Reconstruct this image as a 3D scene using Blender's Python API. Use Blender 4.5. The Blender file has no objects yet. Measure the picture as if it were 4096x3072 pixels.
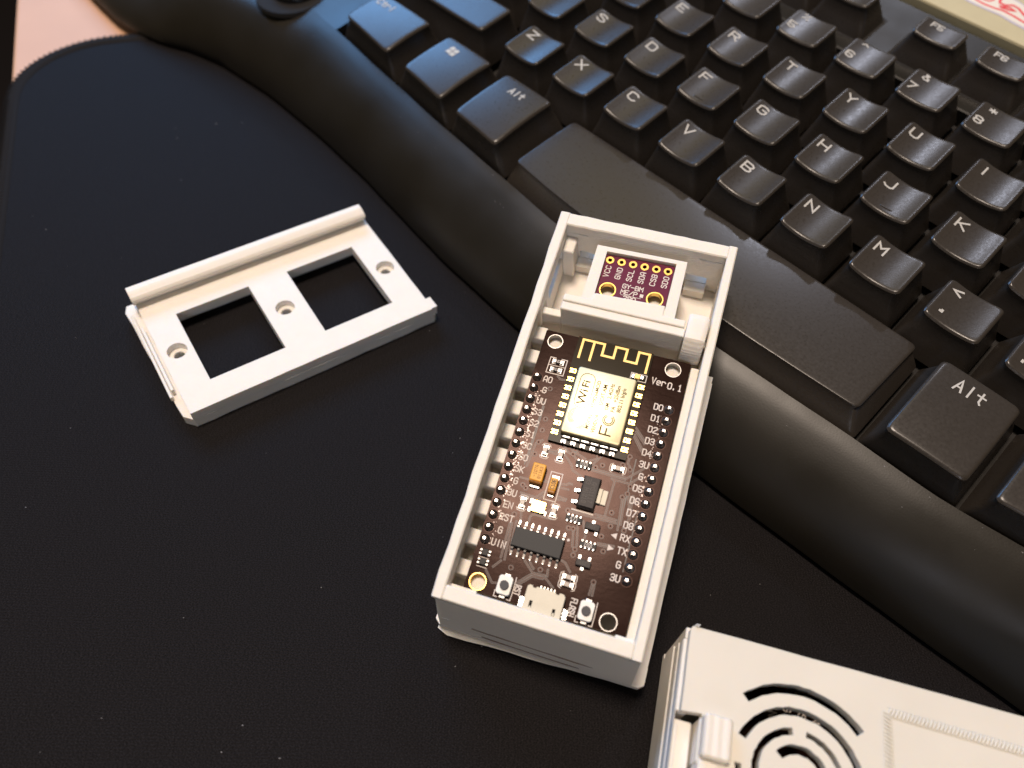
import bpy, bmesh, math, random
from mathutils import Matrix, Vector
from math import radians, sin, cos, pi
random.seed(7)
S = 0.001                      # everything below is written in millimetres
sc = bpy.context.scene
COL = sc.collection

# ------------------------------------------------------------ camera
cam_d = bpy.data.cameras.new("camera"); cam = bpy.data.objects.new("camera", cam_d); COL.objects.link(cam)
cam_d.sensor_width = 6.17; cam_d.lens = 6.17*3000/4096
cam_d.clip_start = 0.005; cam_d.clip_end = 20
cam.matrix_world = Matrix(((0.99775, -0.03919, -0.05439, -10.45*S), (0.0, 0.81129, -0.58465, -112.31*S), (0.06704, 0.58333, 0.80946, 155.5*S), (0, 0, 0, 1)))
cam_d.dof.use_dof = True; cam_d.dof.focus_distance = 0.160; cam_d.dof.aperture_fstop = 2.1
sc.camera = cam
sc.render.engine = 'CYCLES'
sc.view_settings.view_transform = 'Standard'; sc.view_settings.look = 'None'
sc.view_settings.exposure = 0.0; sc.view_settings.gamma = 1.0

# ------------------------------------------------------------ light of the room
w = bpy.data.worlds.new("World"); sc.world = w; w.use_nodes = True
bg = w.node_tree.nodes["Background"]; bg.inputs[0].default_value = (1.0, 0.78, 0.42, 1); bg.inputs[1].default_value = 0.085

def area(name, loc, target, size, power, color, size_y=None, spread=None):
    d = bpy.data.lights.new(name, 'AREA'); o = bpy.data.objects.new(name, d); COL.objects.link(o)
    d.energy = power; d.color = color; d.size = size*S
    if size_y: d.shape = 'RECTANGLE'; d.size_y = size_y*S
    else: d.shape = 'DISK'
    if spread: d.spread = radians(spread)
    o.location = Vector(loc)*S
    v = (Vector(target)-Vector(loc)); o.rotation_euler = v.to_track_quat('-Z', 'Y').to_euler()
    return o
area("ceiling_lamp", (-190, 40, 1250), (0, 0, 0), 270, 16.0, (1.0, 0.825, 0.68))
area("monitor_light", (-290, 570, 385), (-60, 80, 30), 460, 3.6, (0.20, 0.50, 1.0), 250)
area("front_fill_light", (-250, -1100, 500), (0, -40, 10), 300, 1.5, (0.84, 0.86, 1.0))  # no known lamp: cool fill added from the viewer's side
area("wall_glow_light", (60, 1000, 1350), (20, 40, 30), 520, 0.7, (1.0, 0.80, 0.28))  # no lamp: yellow panel added for the glow of an unseen wall
area("key_glint_light", (560, 1150, 1250), (70, 40, 30), 80, 3.4, (0.80, 0.84, 1.0))  # unidentified cool source, placed and sized to give glints on the key tops

# ------------------------------------------------------------ materials
def mat(name, col, rough=0.5, metal=0.0, spec=0.5, coat=0.0, coat_rough=0.1, var=0.0, vscale=300, bump=None, sss=0.0, sheen=0.0, rvar=0.0):
    m = bpy.data.materials.new(name); m.use_nodes = True
    nt = m.node_tree; b = nt.nodes["Principled BSDF"]
    if name in ('black_brown_solder_mask', 'masked_copper_trace'): b.inputs['Specular Tint'].default_value = (1, 0.66, 0.58, 1)
    b.inputs['Base Color'].default_value = (*col, 1); b.inputs['Roughness'].default_value = rough
    b.inputs['Metallic'].default_value = metal; b.inputs['Specular IOR Level'].default_value = spec
    b.inputs['Coat Weight'].default_value = coat; b.inputs['Coat Roughness'].default_value = coat_rough
    b.inputs['Sheen Weight'].default_value = sheen
    if sss:
        b.inputs['Subsurface Weight'].default_value = sss; b.inputs['Subsurface Radius'].default_value = (1.0, 0.7, 0.4); b.inputs['Subsurface Scale'].default_value = 0.0012
    tc = nt.nodes.new('ShaderNodeTexCoord')
    if var or rvar:
        n = nt.nodes.new('ShaderNodeTexNoise'); n.inputs['Scale'].default_value = vscale; n.inputs['Detail'].default_value = 6
        nt.links.new(tc.outputs['Object'], n.inputs['Vector'])
        if var:
            mx = nt.nodes.new('ShaderNodeMix'); mx.data_type = 'RGBA'
            mx.inputs['A'].default_value = (*[c*(1-var) for c in col], 1); mx.inputs['B'].default_value = (*[min(1, c*(1+var)) for c in col], 1)
            nt.links.new(n.outputs['Fac'], mx.inputs['Factor']); nt.links.new(mx.outputs['Result'], b.inputs['Base Color'])
        if rvar:
            mr = nt.nodes.new('ShaderNodeMapRange'); mr.inputs['From Min'].default_value = .3; mr.inputs['From Max'].default_value = .7
            mr.inputs['To Min'].default_value = max(0, rough-rvar); mr.inputs['To Max'].default_value = min(1, rough+rvar)
            nt.links.new(n.outputs['Fac'], mr.inputs['Value']); nt.links.new(mr.outputs['Result'], b.inputs['Roughness'])
    prev = None
    for kind, scale, dist, *rest in (bump or []):
        if kind == 'noise':
            t = nt.nodes.new('ShaderNodeTexNoise'); t.inputs['Scale'].default_value = scale; t.inputs['Detail'].default_value = 3; out = t.outputs['Fac']
        else:
            t = nt.nodes.new('ShaderNodeTexWave'); t.inputs['Scale'].default_value = scale; t.bands_direction = rest[0]
            t.inputs['Distortion'].default_value = rest[1] if len(rest) > 1 else 0; t.inputs['Detail'].default_value = 1; out = t.outputs['Fac']
        if kind == 'noise' and rest:
            mp = nt.nodes.new('ShaderNodeMapping'); mp.inputs['Scale'].default_value = rest[0]
            nt.links.new(tc.outputs['Object'], mp.inputs['Vector']); nt.links.new(mp.outputs['Vector'], t.inputs['Vector'])
        else: nt.links.new(tc.outputs['Object'], t.inputs['Vector'])
        bp = nt.nodes.new('ShaderNodeBump'); bp.inputs['Strength'].default_value = 1.0; bp.inputs['Distance'].default_value = dist*S
        nt.links.new(out, bp.inputs['Height'])
        if prev: nt.links.new(prev.outputs['Normal'], bp.inputs['Normal'])
        prev = bp
    if prev: nt.links.new(prev.outputs['Normal'], b.inputs['Normal'])
    return m
PLA = mat("white_printed_plastic", (0.82, 0.775, 0.71), 0.5, spec=0.35, sss=0.35, var=0.04, vscale=250, bump=[('wave', 420, 0.034, 'Z', 1.2), ('noise', 900, 0.045), ('noise', 150, 0.10)])
PLAS = mat("white_printed_plastic_stringy", (0.80, 0.76, 0.70), 0.5, spec=0.35, sss=0.35, bump=[('wave', 200, 0.10, 'X', 1.5), ('noise', 1500, 0.05)])
PLAL = mat("cream_printed_lid", (0.72, 0.68, 0.60), 0.55, spec=0.3, sss=0.25, var=0.06, vscale=60, bump=[('noise', 120, 0.12), ('noise', 1500, 0.02)])
SPLIT_SHADE = mat("layer_split_shade", (0.16, 0.11, 0.09), 0.8)
GAP = mat("dark_gap", (0.05, 0.03, 0.02), 0.8)
KEYB = mat("keyboard_black_plastic", (0.0135, 0.0115, 0.0085), 0.40, spec=0.38, var=0.2, vscale=60, rvar=0.05, bump=[('noise', 2500, 0.012)])
KTOP = mat("worn_keycap_plastic", (0.036, 0.0305, 0.026), 0.30, spec=0.42, var=0.12, vscale=1500, rvar=0.04, bump=[('noise', 2500, 0.010)])
KDUST = mat("dusty_well_and_cutout_shade", (0.012, 0.010, 0.008), 0.8, var=0.5, vscale=900)
GLOSS = mat("glossy_black_button", (0.01, 0.01, 0.01), 0.06, spec=0.6)
LEG = mat("grey_white_legend_print", (0.50, 0.485, 0.45), 0.6)
DARKP = mat("dark_print", (0.015, 0.012, 0.012), 0.6)
MATC = mat("black_cloth_mouse_pad", (0.0036, 0.0030, 0.0031), 0.75, spec=0.12, sheen=0.0, var=0.97, vscale=2200, bump=[('wave', 520, 0.03, 'X', 2), ('wave', 520, 0.03, 'Y', 2), ('noise', 5000, 0.02)])
nt_ = MATC.node_tree; cr_ = nt_.nodes.new('ShaderNodeValToRGB'); ns_ = nt_.nodes.new('ShaderNodeTexNoise'); ns_.inputs['Scale'].default_value = 4200; ns_.inputs['Detail'].default_value = 2
tcn = nt_.nodes.new('ShaderNodeTexCoord'); mpn = nt_.nodes.new('ShaderNodeMapping'); mpn.inputs['Scale'].default_value = (0.7, 1.5, 1); mpn.inputs['Rotation'].default_value = (0, 0, 0.35)
nt_.links.new(tcn.outputs['Object'], mpn.inputs['Vector']); nt_.links.new(mpn.outputs['Vector'], ns_.inputs['Vector']); nt_.links.new(ns_.outputs['Fac'], cr_.inputs['Fac'])
cr_.color_ramp.elements[0].position = .42; cr_.color_ramp.elements[0].color = (.0020, .0014, .0013, 1); cr_.color_ramp.elements[1].position = .78; cr_.color_ramp.elements[1].color = (.024, .021, .023, 1)
nt_.links.new(cr_.outputs['Color'], nt_.nodes['Principled BSDF'].inputs['Base Color'])
EDGE = mat("stitched_edge_thread", (0.010, 0.008, 0.007), 0.85, spec=0.2)
DESK = mat("pale_pink_wood_desk", (0.62, 0.36, 0.22), 0.5, spec=0.3, var=0.08, vscale=40, bump=[('noise', 60, 0.05, (1, 8, 1))])
FLOORM = mat("dark_floor", (0.012, 0.008, 0.012), 0.9)
KHAKI = mat("khaki_beige_case", (0.50, 0.44, 0.27), 0.55, spec=0.4, var=0.08, vscale=200, bump=[('noise', 1500, 0.02)])
STW = mat("white_sticker_vinyl", (0.74, 0.68, 0.58), 0.35)
STL = mat("clear_sticker_edge", (0.50, 0.46, 0.52), 0.3)
STR = mat("red_sticker_print", (0.72, 0.03, 0.04), 0.35)
LINT = mat("grey_lint", (0.22, 0.21, 0.21), 0.9)
PCB = mat("black_brown_solder_mask", (0.011, 0.0045, 0.003), 0.20, spec=0.085, var=0.25, vscale=90, rvar=0.05, bump=[('noise', 260, 0.006, (1, 4, 1)), ('noise', 1200, 0.004)])
TRC = mat("masked_copper_trace", (0.034, 0.015, 0.010), 0.25, spec=0.15)
TRD = mat("trace_gap_line", (0.010, 0.003, 0.003), 0.4)
PEDGE = mat("board_edge_laminate", (0.22, 0.17, 0.12), 0.7)
MPCB = mat("module_solder_mask", (0.018, 0.011, 0.002), 0.25, spec=0.06)
SILK = mat("white_silkscreen", (0.72, 0.64, 0.58), 0.6)
GOLD = mat("gold_plating", (0.95, 0.62, 0.18), 0.28, metal=1.0, var=0.1, vscale=800)
GOLDP = mat("pale_gold_pad", (0.90, 0.62, 0.22), 0.5, metal=0.25)
SHIELD = mat("brushed_brass_nickel_shield", (0.76, 0.69, 0.46), 0.44, metal=1.0, var=0.05, vscale=400, bump=[('noise', 700, 0.01, (1, 12, 1)), ('noise', 2000, 0.006)])
ENGR = mat("laser_engraving", (0.10, 0.07, 0.03), 0.8, spec=0.1)
SOLD = mat("bright_solder", (0.62, 0.60, 0.57), 0.2, metal=1.0, bump=[('noise', 1600, 0.05)])
FLUX = mat("flux_residue", (0.14, 0.11, 0.10), 0.25, metal=0.4)
SOLDD = mat("solder_cone_with_flux", (0.10, 0.085, 0.08), 0.16, metal=0.7, coat=0.3, coat_rough=0.05, bump=[('noise', 1400, 0.06)])
PIN = mat("pin_tip_metal", (0.90, 0.84, 0.78), 0.25, metal=0.8)
TIN = mat("tinned_terminal", (0.34, 0.325, 0.31), 0.3, metal=0.75)
STEEL = mat("usb_steel", (0.50, 0.47, 0.39), 0.5, metal=0.2, var=0.08, vscale=300, bump=[('noise', 300, 0.03)])
CHIP = mat("black_epoxy", (0.026, 0.025, 0.024), 0.55, spec=0.35, bump=[('noise', 2500, 0.015)])
REG = mat("brownish_epoxy", (0.035, 0.026, 0.022), 0.6, bump=[('noise', 2500, 0.015)])
CHIPT = mat("faint_chip_print", (0.085, 0.07, 0.06), 0.6)
TANT = mat("yellow_tantalum_body", (0.78, 0.36, 0.02), 0.45, spec=0.4, var=0.06, vscale=500)
TANTB = mat("brown_polarity_band", (0.42, 0.17, 0.02), 0.5)
TANTP = mat("brown_cap_print", (0.28, 0.12, 0.01), 0.6)
CERA = mat("grey_ceramic_body", (0.32, 0.25, 0.20), 0.35)
WCER = mat("white_button_housing", (0.80, 0.78, 0.74), 0.4)
BTN = mat("grey_rubber_plunger", (0.075, 0.072, 0.07), 0.7)
XTALM = mat("gold_rimmed_crystal_lid", (0.95, 0.86, 0.62), 0.35, metal=0.8)
PURP = mat("purple_solder_mask", (0.120, 0.006, 0.040), 0.3, spec=0.2, var=0.15, vscale=150)
HOLE_SHADE = mat("black_hole_shade", (0.004, 0.003, 0.003), 0.9)  # flat black fills that put the dark of holes into colour

# ------------------------------------------------------------ helpers
class MB:
    """collects geometry in mm, builds ONE mesh object"""
    def __init__(s): s.v = []; s.f = []; s.m = []
    def add(s, vs, fs, mi=0):
        o = len(s.v); s.v += [tuple(p) for p in vs]; s.f += [tuple(i+o for i in f) for f in fs]; s.m += [mi]*len(fs); return s
    def box(s, x0, x1, y0, y1, z0, z1, mi=0, c=0.0):
        if c <= 0:
            v = [(x, y, z) for z in (z0, z1) for (x, y) in ((x0, y0), (x1, y0), (x1, y1), (x0, y1))]
            return s.add(v, [(3, 2, 1, 0), (4, 5, 6, 7), (0, 1, 5, 4), (1, 2, 6, 5), (2, 3, 7, 6), (3, 0, 4, 7)], mi)
        # chamfered along every edge
        rings = []
        for z, k in ((z0, c), (z0+c, 0), (z1-c, 0), (z1, c)):
            rings.append([(x0+c+k, y0+k, z), (x1-c-k, y0+k, z), (x1-k, y0+c+k, z), (x1-k, y1-c-k, z), (x1-c-k, y1-k, z), (x0+c+k, y1-k, z), (x0+k, y1-c-k, z), (x0+k, y0+c+k, z)])
        return s.loft(rings, mi)
    def loft(s, rings, mi=0, caps=True, close=True):
        n = len(rings[0]); o = len(s.v); s.v += [tuple(p) for r in rings for p in r]; k = 0
        for i in range(len(rings)-1):
            for j in range(n if close else n-1):
                a = o+i*n+j; b = o+i*n+(j+1) % n; s.f.append((a, b, b+n, a+n)); s.m.append(mi)
        if caps:
            s.f.append(tuple(o+j for j in reversed(range(n)))); s.m.append(mi)
            s.f.append(tuple(o+(len(rings)-1)*n+j for j in range(n))); s.m.append(mi)
        return s
    def cyl(s, x, y, z0, z1, r0, r1=None, n=20, mi=0, caps=True):
        r1 = r0 if r1 is None else r1
        return s.loft([[(x+r*cos(2*pi*j/n), y+r*sin(2*pi*j/n), z) for j in range(n)] for z, r in ((z0, r0), (z1, r1))], mi, caps)
    def ring(s, x, y, z0, z1, ri, ro, n=24, mi=0, chamf=0.0):
        pr = [(ri, z0), (ri, z1), (ro, z1), (ro, z0)] if not chamf else [(ri, z0), (ri, z1-chamf), (ri+chamf, z1), (ro-chamf, z1), (ro, z1-chamf), (ro, z0)]
        o = len(s.v); m = len(pr)
        for j in range(n):
            a = 2*pi*j/n; s.v += [(x+r*cos(a), y+r*sin(a), z) for r, z in pr]
        for j in range(n):
            for k in range(m):
                a = o+j*m+k; b = o+j*m+(k+1) % m; c_ = o+((j+1) % n)*m+(k+1) % m; d = o+((j+1) % n)*m+k
                s.f.append((a, d, c_, b)); s.m.append(mi)
        return s
    def prism(s, poly, z0, z1, mi=0):
        return s.loft([[(x, y, z0) for x, y in poly], [(x, y, z1) for x, y in poly]], mi)
    def ribbon(s, pts, wd, z=0.0, mi=0, closed=False, zf=None):
        """flat mitred ribbon along 2-D points"""
        P = [Vector(p) for p in pts]; n = len(P)
        if n < 2: return s
        L = []; R = []
        for i in range(n):
            if closed: a = P[i]-P[i-1]; b = P[(i+1) % n]-P[i]
            else:
                a = P[i]-P[i-1] if i else P[1]-P[0]; b = P[i+1]-P[i] if i < n-1 else a
                if i == 0: a = b
            a = a.normalized(); b = b.normalized(); na = Vector((-a.y, a.x)); nb = Vector((-b.y, b.x)); m = (na+nb)
            m = m.normalized() if m.length > 1e-6 else na
            k = wd/2/max(0.45, m.dot(na))
            e = Vector((0, 0))
            if not closed and i == 0: e = -a*wd*0.45
            if not closed and i == n-1: e = b*wd*0.45
            L.append(P[i]+m*k+e); R.append(P[i]-m*k+e)
        vs = [(p.x, p.y, z+(zf(p.x, p.y) if zf else 0)) for p in L+R]
        fs = [(i+1, i, n+i, n+i+1) for i in range(n-1)] + ([(0, n-1, 2*n-1, n)] if closed else [])
        return s.add(vs, [f[::-1] for f in fs], mi)
    def tube(s, pts, r, n=6, mi=0):
        P = [Vector(p) for p in pts]; rings = []
        for i, p in enumerate(P):
            d = (P[min(i+1, len(P)-1)]-P[max(i-1, 0)]).normalized(); u = d.cross(Vector((0, 0, 1)));
            u = u.normalized() if u.length > 1e-4 else Vector((1, 0, 0)); v = d.cross(u)
            rings.append([p+u*r*cos(2*pi*j/n)+v*r*sin(2*pi*j/n) for j in range(n)])
        return s.loft(rings, mi)
    def xf(s, M): s.v = [tuple(M @ Vector(p)) for p in s.v]; return s
    def join(s, o, off=(0, 0, 0), mi=None):
        k = len(s.v); s.v += [(a+off[0], b+off[1], c+off[2]) for a, b, c in o.v]; s.f += [tuple(i+k for i in f) for f in o.f]; s.m += o.m if mi is None else [mi]*len(o.f); return s
    def mesh(s, name, mats, smooth=False):
        me = bpy.data.meshes.new(name); me.from_pydata([(a*S, b*S, c*S) for a, b, c in s.v], [], s.f)
        mats = mats if isinstance(mats, (list, tuple)) else [mats]
        for m in mats: me.materials.append(m)
        me.polygons.foreach_set('material_index', s.m)
        if smooth:
            me.polygons.foreach_set('use_smooth', [True]*len(me.polygons))
            try: me.set_sharp_from_angle(angle=radians(35))
            except Exception: pass
        me.update(); return me
    def build(s, name, mats, parent=None, smooth=False, bevel=0.0, seg=2, loc=None, kind=None, label=None):
        o = bpy.data.objects.new(name, s.mesh(name, mats, smooth)); COL.objects.link(o); o.parent = parent
        if loc: o.location = Vector(loc)*S
        if bevel:
            b = o.modifiers.new('bevel', 'BEVEL'); b.width = bevel*S; b.segments = seg; b.limit_method = 'ANGLE'; b.angle_limit = radians(40)
        if kind: o['kind'] = kind
        if label: o['label'] = label
        return o
def inst(me, name, parent, loc=(0, 0, 0), rz=0, label=None):
    o = bpy.data.objects.new(name, me); COL.objects.link(o); o.parent = parent; o.location = Vector(loc)*S; o.rotation_euler = (0, 0, rz)
    if label: o['label'] = label
    return o
def thing(name, label, cat, M, group=None):
    o = bpy.data.objects.new(name, None); COL.objects.link(o); o.empty_display_size = 0.005
    o.matrix_world = M; o['label'] = label; o['category'] = cat
    if group: o['group'] = group
    return o
def tag(o, label, cat, group=None):
    o['label'] = label; o['category'] = cat
    if group: o['group'] = group
    return o
def frame(rows, t):
    return Matrix([[*rows[i], t[i]*S] for i in range(3)]+[[0, 0, 0, 1]])
def plate(mb, outer, holes, z0, z1, mi=0):
    """2-D outline with holes, filled and extruded (via a 2-D curve), appended to mb"""
    cu = bpy.data.curves.new('tmp', 'CURVE'); cu.dimensions = '2D'; cu.fill_mode = 'BOTH'; cu.extrude = (z1-z0)/2
    for lp in [outer]+holes:
        sp = cu.splines.new('POLY'); sp.points.add(len(lp)-1)
        for i, (x, y) in enumerate(lp): sp.points[i].co = (x, y, 0, 1)
        sp.use_cyclic_u = True
    ob = bpy.data.objects.new('tmp', cu); me = bpy.data.meshes.new_from_object(ob)
    mb.add([(v.co.x, v.co.y, v.co.z+(z0+z1)/2) for v in me.vertices], [tuple(p.vertices) for p in me.polygons], mi)
    bpy.data.objects.remove(ob); bpy.data.curves.remove(cu); bpy.data.meshes.remove(me); return mb
def text_mb(mb, s, x, y, size, z, rot=0, mi=0, cx='CENTER', sx=1.0, off=0.0):
    cu = bpy.data.curves.new('tmp', 'FONT'); cu.body = s; cu.size = size; cu.align_x = cx; cu.align_y = 'CENTER'; cu.offset = off; cu.resolution_u = 2
    ob = bpy.data.objects.new('tmp', cu); me = bpy.data.meshes.new_from_object(ob); c, sn = cos(rot), sin(rot)
    mb.add([(x+v.co.x*sx*c-v.co.y*sn, y+v.co.x*sx*sn+v.co.y*c, z) for v in me.vertices], [tuple(p.vertices) for p in me.polygons], mi)
    bpy.data.objects.remove(ob); bpy.data.curves.remove(cu); bpy.data.meshes.remove(me); return mb
def circ(x, y, r, n=24, a0=0): return [(x+r*cos(a0+2*pi*j/n), y+r*sin(a0+2*pi*j/n)) for j in range(n)]
def rrect(x0, x1, y0, y1, r, n=4):
    out = []
    for cx, cy, a in ((x1-r, y1-r, 0), (x0+r, y1-r, 90), (x0+r, y0+r, 180), (x1-r, y0+r, 270)):
        out += [(cx+r*cos(radians(a+90*k/n)), cy+r*sin(radians(a+90*k/n))) for k in range(n+1)]
    return out
def roundpoly(pts, r, n=4):
    """pts counter-clockwise corners -> rounded loop; r may be a list"""
    out = []; m = len(pts)
    for i in range(m):
        p = Vector(pts[i]); a = Vector(pts[i-1])-p; b = Vector(pts[(i+1) % m])-p
        ri = r[i] if isinstance(r, (list, tuple)) else r; ri = min(ri, a.length*.45, b.length*.45)
        p0 = p+a.normalized()*ri; p1 = p+b.normalized()*ri
        for k in range(n+1):
            t = k/n; q = p0*(1-t)**2+p*2*t*(1-t)+p1*t*t; out.append((q.x, q.y))
    return out
def interp(x, tab):
    if x <= tab[0][0]: return tab[0][1]
    for (a, va), (b, vb) in zip(tab, tab[1:]):
        if x <= b:
            t = (x-a)/(b-a); t = t*t*(3-2*t)*0.35+t*0.65; return va+(vb-va)*t
    return tab[-1][1]

# stroke lettering (grid 4 wide, 6 high): pairs of digits, strokes divided by |
GLY = {'A': '000416364440|0242', '@': '002640|1232', 'B': '00063645443303|3342413000', 'C': '4536160501103041', 'D': '00063645413000', 'E': '46060040|0333', 'F': '460600|0333',
'G': '45361605011030414323', 'H': '0006|4046|0343', 'I': '2026', 'J': '4641301001', 'K': '0006|4602|1340', 'L': '060040', 'M': '0006234640', 'N': '00064046', 'O': '011030414536160501', 'P': '00063645443303',
'Q': '011030414536160501|2240', 'R': '00063645443303|2340', 'S': '4536160504334241301001', 'T': '0646|2620', 'U': '060110304146', 'V': '062046', 'W': '0610243046', 'X': '0046|0640', 'Y': '062346|2320', 'Z': '06460040',
'0': '011030414536160501', '1': '152620|1030', '2': '0516364544010040', '3': '05163645443313|334241301001', '4': '30360242', '5': '460603334241301001', '6': '4536160501103041423303', '7': '064610', '8': '13040516364544331302011030414233', '9': '011030414536160504134344',
'e': '0242433414030110 30'.replace(' ', ''), 'r': '0004|03143443', 'l': '2620', 't': '262130|0444', '.': '1011', ',': '212010', '-': '0343', '/': '0046', '<': '450341', '>': '054301', '^': '042644', '&': '4016152635240201103042', '*': '2125|0442|0244', '%': '0046|0516|3041',
'$': '4536160504334241301001|2027', '#': '1016|3036|0242|0444', 'b': '0600304143340 4'.replace(' ', '')}
def letters(mb, s, x, y, h, wd, z, rot=0.0, asp=1.0, gap=0.35, mi=0, align='c', zf=None, track=None):
    u = h/6; adv = (4*u*asp+(h*gap if track is None else track)); W = adv*len(s)-(adv-4*u*asp)
    x0 = {'c': -W/2, 'l': 0, 'r': -W}[align]; c, sn = cos(rot), sin(rot); e = 0
    for i, ch in enumerate(s):
        g = GLY.get(ch)
        if not g: continue
        for st in g.split('|'):
            pts = [(int(st[k]), int(st[k+1])) for k in range(0, len(st)-1, 2)]
            P = [(x0+i*adv+a*u*asp, b*u-h/2) for a, b in pts]
            if zf:      # subdivide to follow the curved key top
                Q = [P[0]]
                for a, b in zip(P, P[1:]): Q += [((a[0]+b[0])/2, (a[1]+b[1])/2), b]
                P = Q
            P = [(x+a*c-b*sn, y+a*sn+b*c) for a, b in P]
            mb.ribbon(P, wd, z+e*0.004, mi, zf=zf); e = (e+1) % 4
    return mb

# ------------------------------------------------------------ desk, floor, mouse pad
uE = Vector((0.957, 0.292)); vE = Vector((0.292, -0.957))      # pad edges: along the far side, along the left side
c0 = Vector((-175.3, 137.5))
def pad_pt(a, b): p = c0+uE*a+vE*b; return (p.x, p.y)
MB().box(-3000, 3000, -3000, 3000, -760, -740).build('floor', FLOORM, kind='structure')
dk = MB(); d0 = c0+uE*(-0.5)+vE*0
de = [(c0+uE*(0.2)+vE*(-600)), (c0+uE*(0.2)+vE*700), (c0+uE*1400+vE*700), (c0+uE*1400+vE*(-600))]
de = [(-177.3-340*.34+60, 140+340), None, None, None]
e0 = Vector((-189.0, 173.2)); ed = (Vector((-172.6, 124.9))-e0).normalized(); en = Vector((-ed.y, ed.x))
dpoly = [e0-ed*420, e0+ed*900, e0+ed*900+en*1500, e0-ed*420+en*1500]
dk.prism([(p.x, p.y) for p in dpoly], -28, -3)
dk.build('desk', DESK, kind='structure', bevel=1.2)

pad = thing('mouse_pad', 'large black cloth mouse pad with a stitched edge lying on the pink wood desk', 'mouse pad', Matrix.Translation((0, 0, 0)))
PW_, PH_, PR = 620, 420, 33
loop = []
for cx, cy, a0 in ((PR, PR, 180), (PW_-PR, PR, 270), (PW_-PR, PH_-PR, 0), (PR, PH_-PR, 90)):
    for k in range(13): a = radians(a0+90*k/12); loop.append((cx+PR*cos(a), cy+PR*sin(a)))
def padloop(ins, z):
    out = []
    for (x, y) in loop:
        cx = min(max(x, PR), PW_-PR); cy = min(max(y, PR), PH_-PR); dx, dy = x-cx, y-cy; l = math.hypot(dx, dy) or 1
        k = (l-ins)/l; out.append((*pad_pt(cx+dx*k, cy+dy*k), z))
    return out
m = MB(); m.loft([padloop(1.5, -2.97)[::-1], padloop(1.5, -0.25)[::-1], padloop(3.2, 0.0)[::-1]])
m.build('cloth_surface', MATC, pad)
m = MB(); rg = [padloop(i, z)[::-1] for i, z in ((1.6, -2.96), (0.0, -2.6), (-0.7, -1.2), (0.0, 0.4), (1.6, 0.9), (3.2, 0.7), (4.0, 0.03))]
m.loft(rg, 0, caps=False); m.build('edge_binding', EDGE, pad, smooth=True)
# stitches of the edge
ob = padloop(1.6, 0.55); m = MB(); nl = len(ob)
for i in range(nl):
    a = Vector(ob[i]); b = Vector(ob[(i+1) % nl]); L = (b-a).length; k = max(1, int(L/1.5)); d = (b-a).normalized(); nr = Vector((-d.y, d.x, 0))
    if min(a.y, b.y) < -160 and a.x > 0: continue
    for j in range(k):
        p = a.lerp(b, (j+.5)/k)
        if p.x > 60 or p.y < -150: continue
        m.tube([p-nr*1.75-d*0.3+Vector((0, 0, -1.0)), p-nr*1.2-d*.1+Vector((0, 0, .2)), p+nr*.8+Vector((0, 0, .45)), p+nr*2.3+d*.35+Vector((0, 0, -.25))], 0.22, 5)
m.build('edge_stitching', EDGE, pad, smooth=True, kind='stuff')

# ------------------------------------------------------------ keyboard
KM = frame(((0.70102, 0.70431, -0.11186), (-0.71312, 0.691, -0.11825), (-0.00599, 0.16266, 0.98666)), (60.806, 88.312, 44.801))
kb = thing('keyboard', 'black curved desktop keyboard with worn keys lying across the mouse pad', 'keyboard', KM)
def zmat(x, y): return -(44.6+0.1627*y-0.006*x)/0.98666
YB = [(-290, -96), (-230, -103), (-208, -104.7), (-195, -105.3), (-181, -104), (-170, -100.5), (-157, -94.5), (-144, -91.2), (-119, -89), (-93, -89.3), (-67, -91), (-51, -93), (-34, -95), (-21, -96.5), (10, -98), (45, -98.2), (76, -97.2), (103, -95.6), (123, -94.2), (148, -92), (200, -86), (290, -76)]
YR = [(-290, -45), (-200, -56), (-150, -61.5), (-104, -66.6), (-70.6, -70.0), (-46.6, -72.4), (-20, -74.4), (2, -76.2), (25, -77.2), (54, -77.4), (73, -76.4), (90, -75.4), (108, -75.0), (140, -71), (290, -48)]
xs = [-290+5*i for i in range(117)]
def prof(x):
    yb, yr = interp(x, YB), interp(x, YR); yc = yr-6.8 if x > -110 else yr-6.8-min(14, (-110-x)*.25)
    zb = zmat(x, yb); zc = -11.7
    def Q(t, p0, p1, p2, p3):
        return tuple(p0[i]*(1-t)**3+3*p1[i]*t*(1-t)**2+3*p2[i]*t*t*(1-t)+p3[i]*t**3 for i in (0, 1))
    pts = [(yb+1.2, zb+0.2), (yb+0.2, zb+1.0)]
    for k in range(0, 11): pts.append(Q(k/10, (yb, zb+1.6), (yb+1.6, zb+8), (yc-6.5, zc-2.9), (yc, zc)))
    for k in range(1, 6): pts.append(Q(k/5, (yc, zc), (yc+1.8, zc+0.8), (yr-3, -9.85), (yr, -9.4)))
    return pts
m = MB(); m.loft([[(x, y, z) for y, z in prof(x)] for x in xs], 0, caps=False, close=False)
m.f = [f[::-1] for f in m.f]
m.build('palm_rest', KEYB, kb, smooth=True)
m = MB(); XL = -103.0                                                  # body around the key well
def yr_(x): return interp(x, YR)
segx = [x for x in xs if x <= XL]+[XL]
m.loft([[(x, yr_(x), -9.4), (x, -30, -9.0), (x, 62-2, -9.0), (x, 61.0, -9.8), (x, 61.2, zmat(x, 61)+1)] for x in segx], 0, caps=False, close=False)
segx = [XL]+[x for x in xs if x > XL]
m.loft([[(x, 29.4, -14.0), (x, 29.4, -9.3), (x, 29.8, -9.0), (x, 60.0, -9.0), (x, 61.0, -9.8), (x, 61.2, zmat(x, 61)+1)] for x in segx], 0, caps=False, close=False)
m.f = [f[::-1] for f in m.f]
m.build('upper_case', KEYB, kb, smooth=True)
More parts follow.
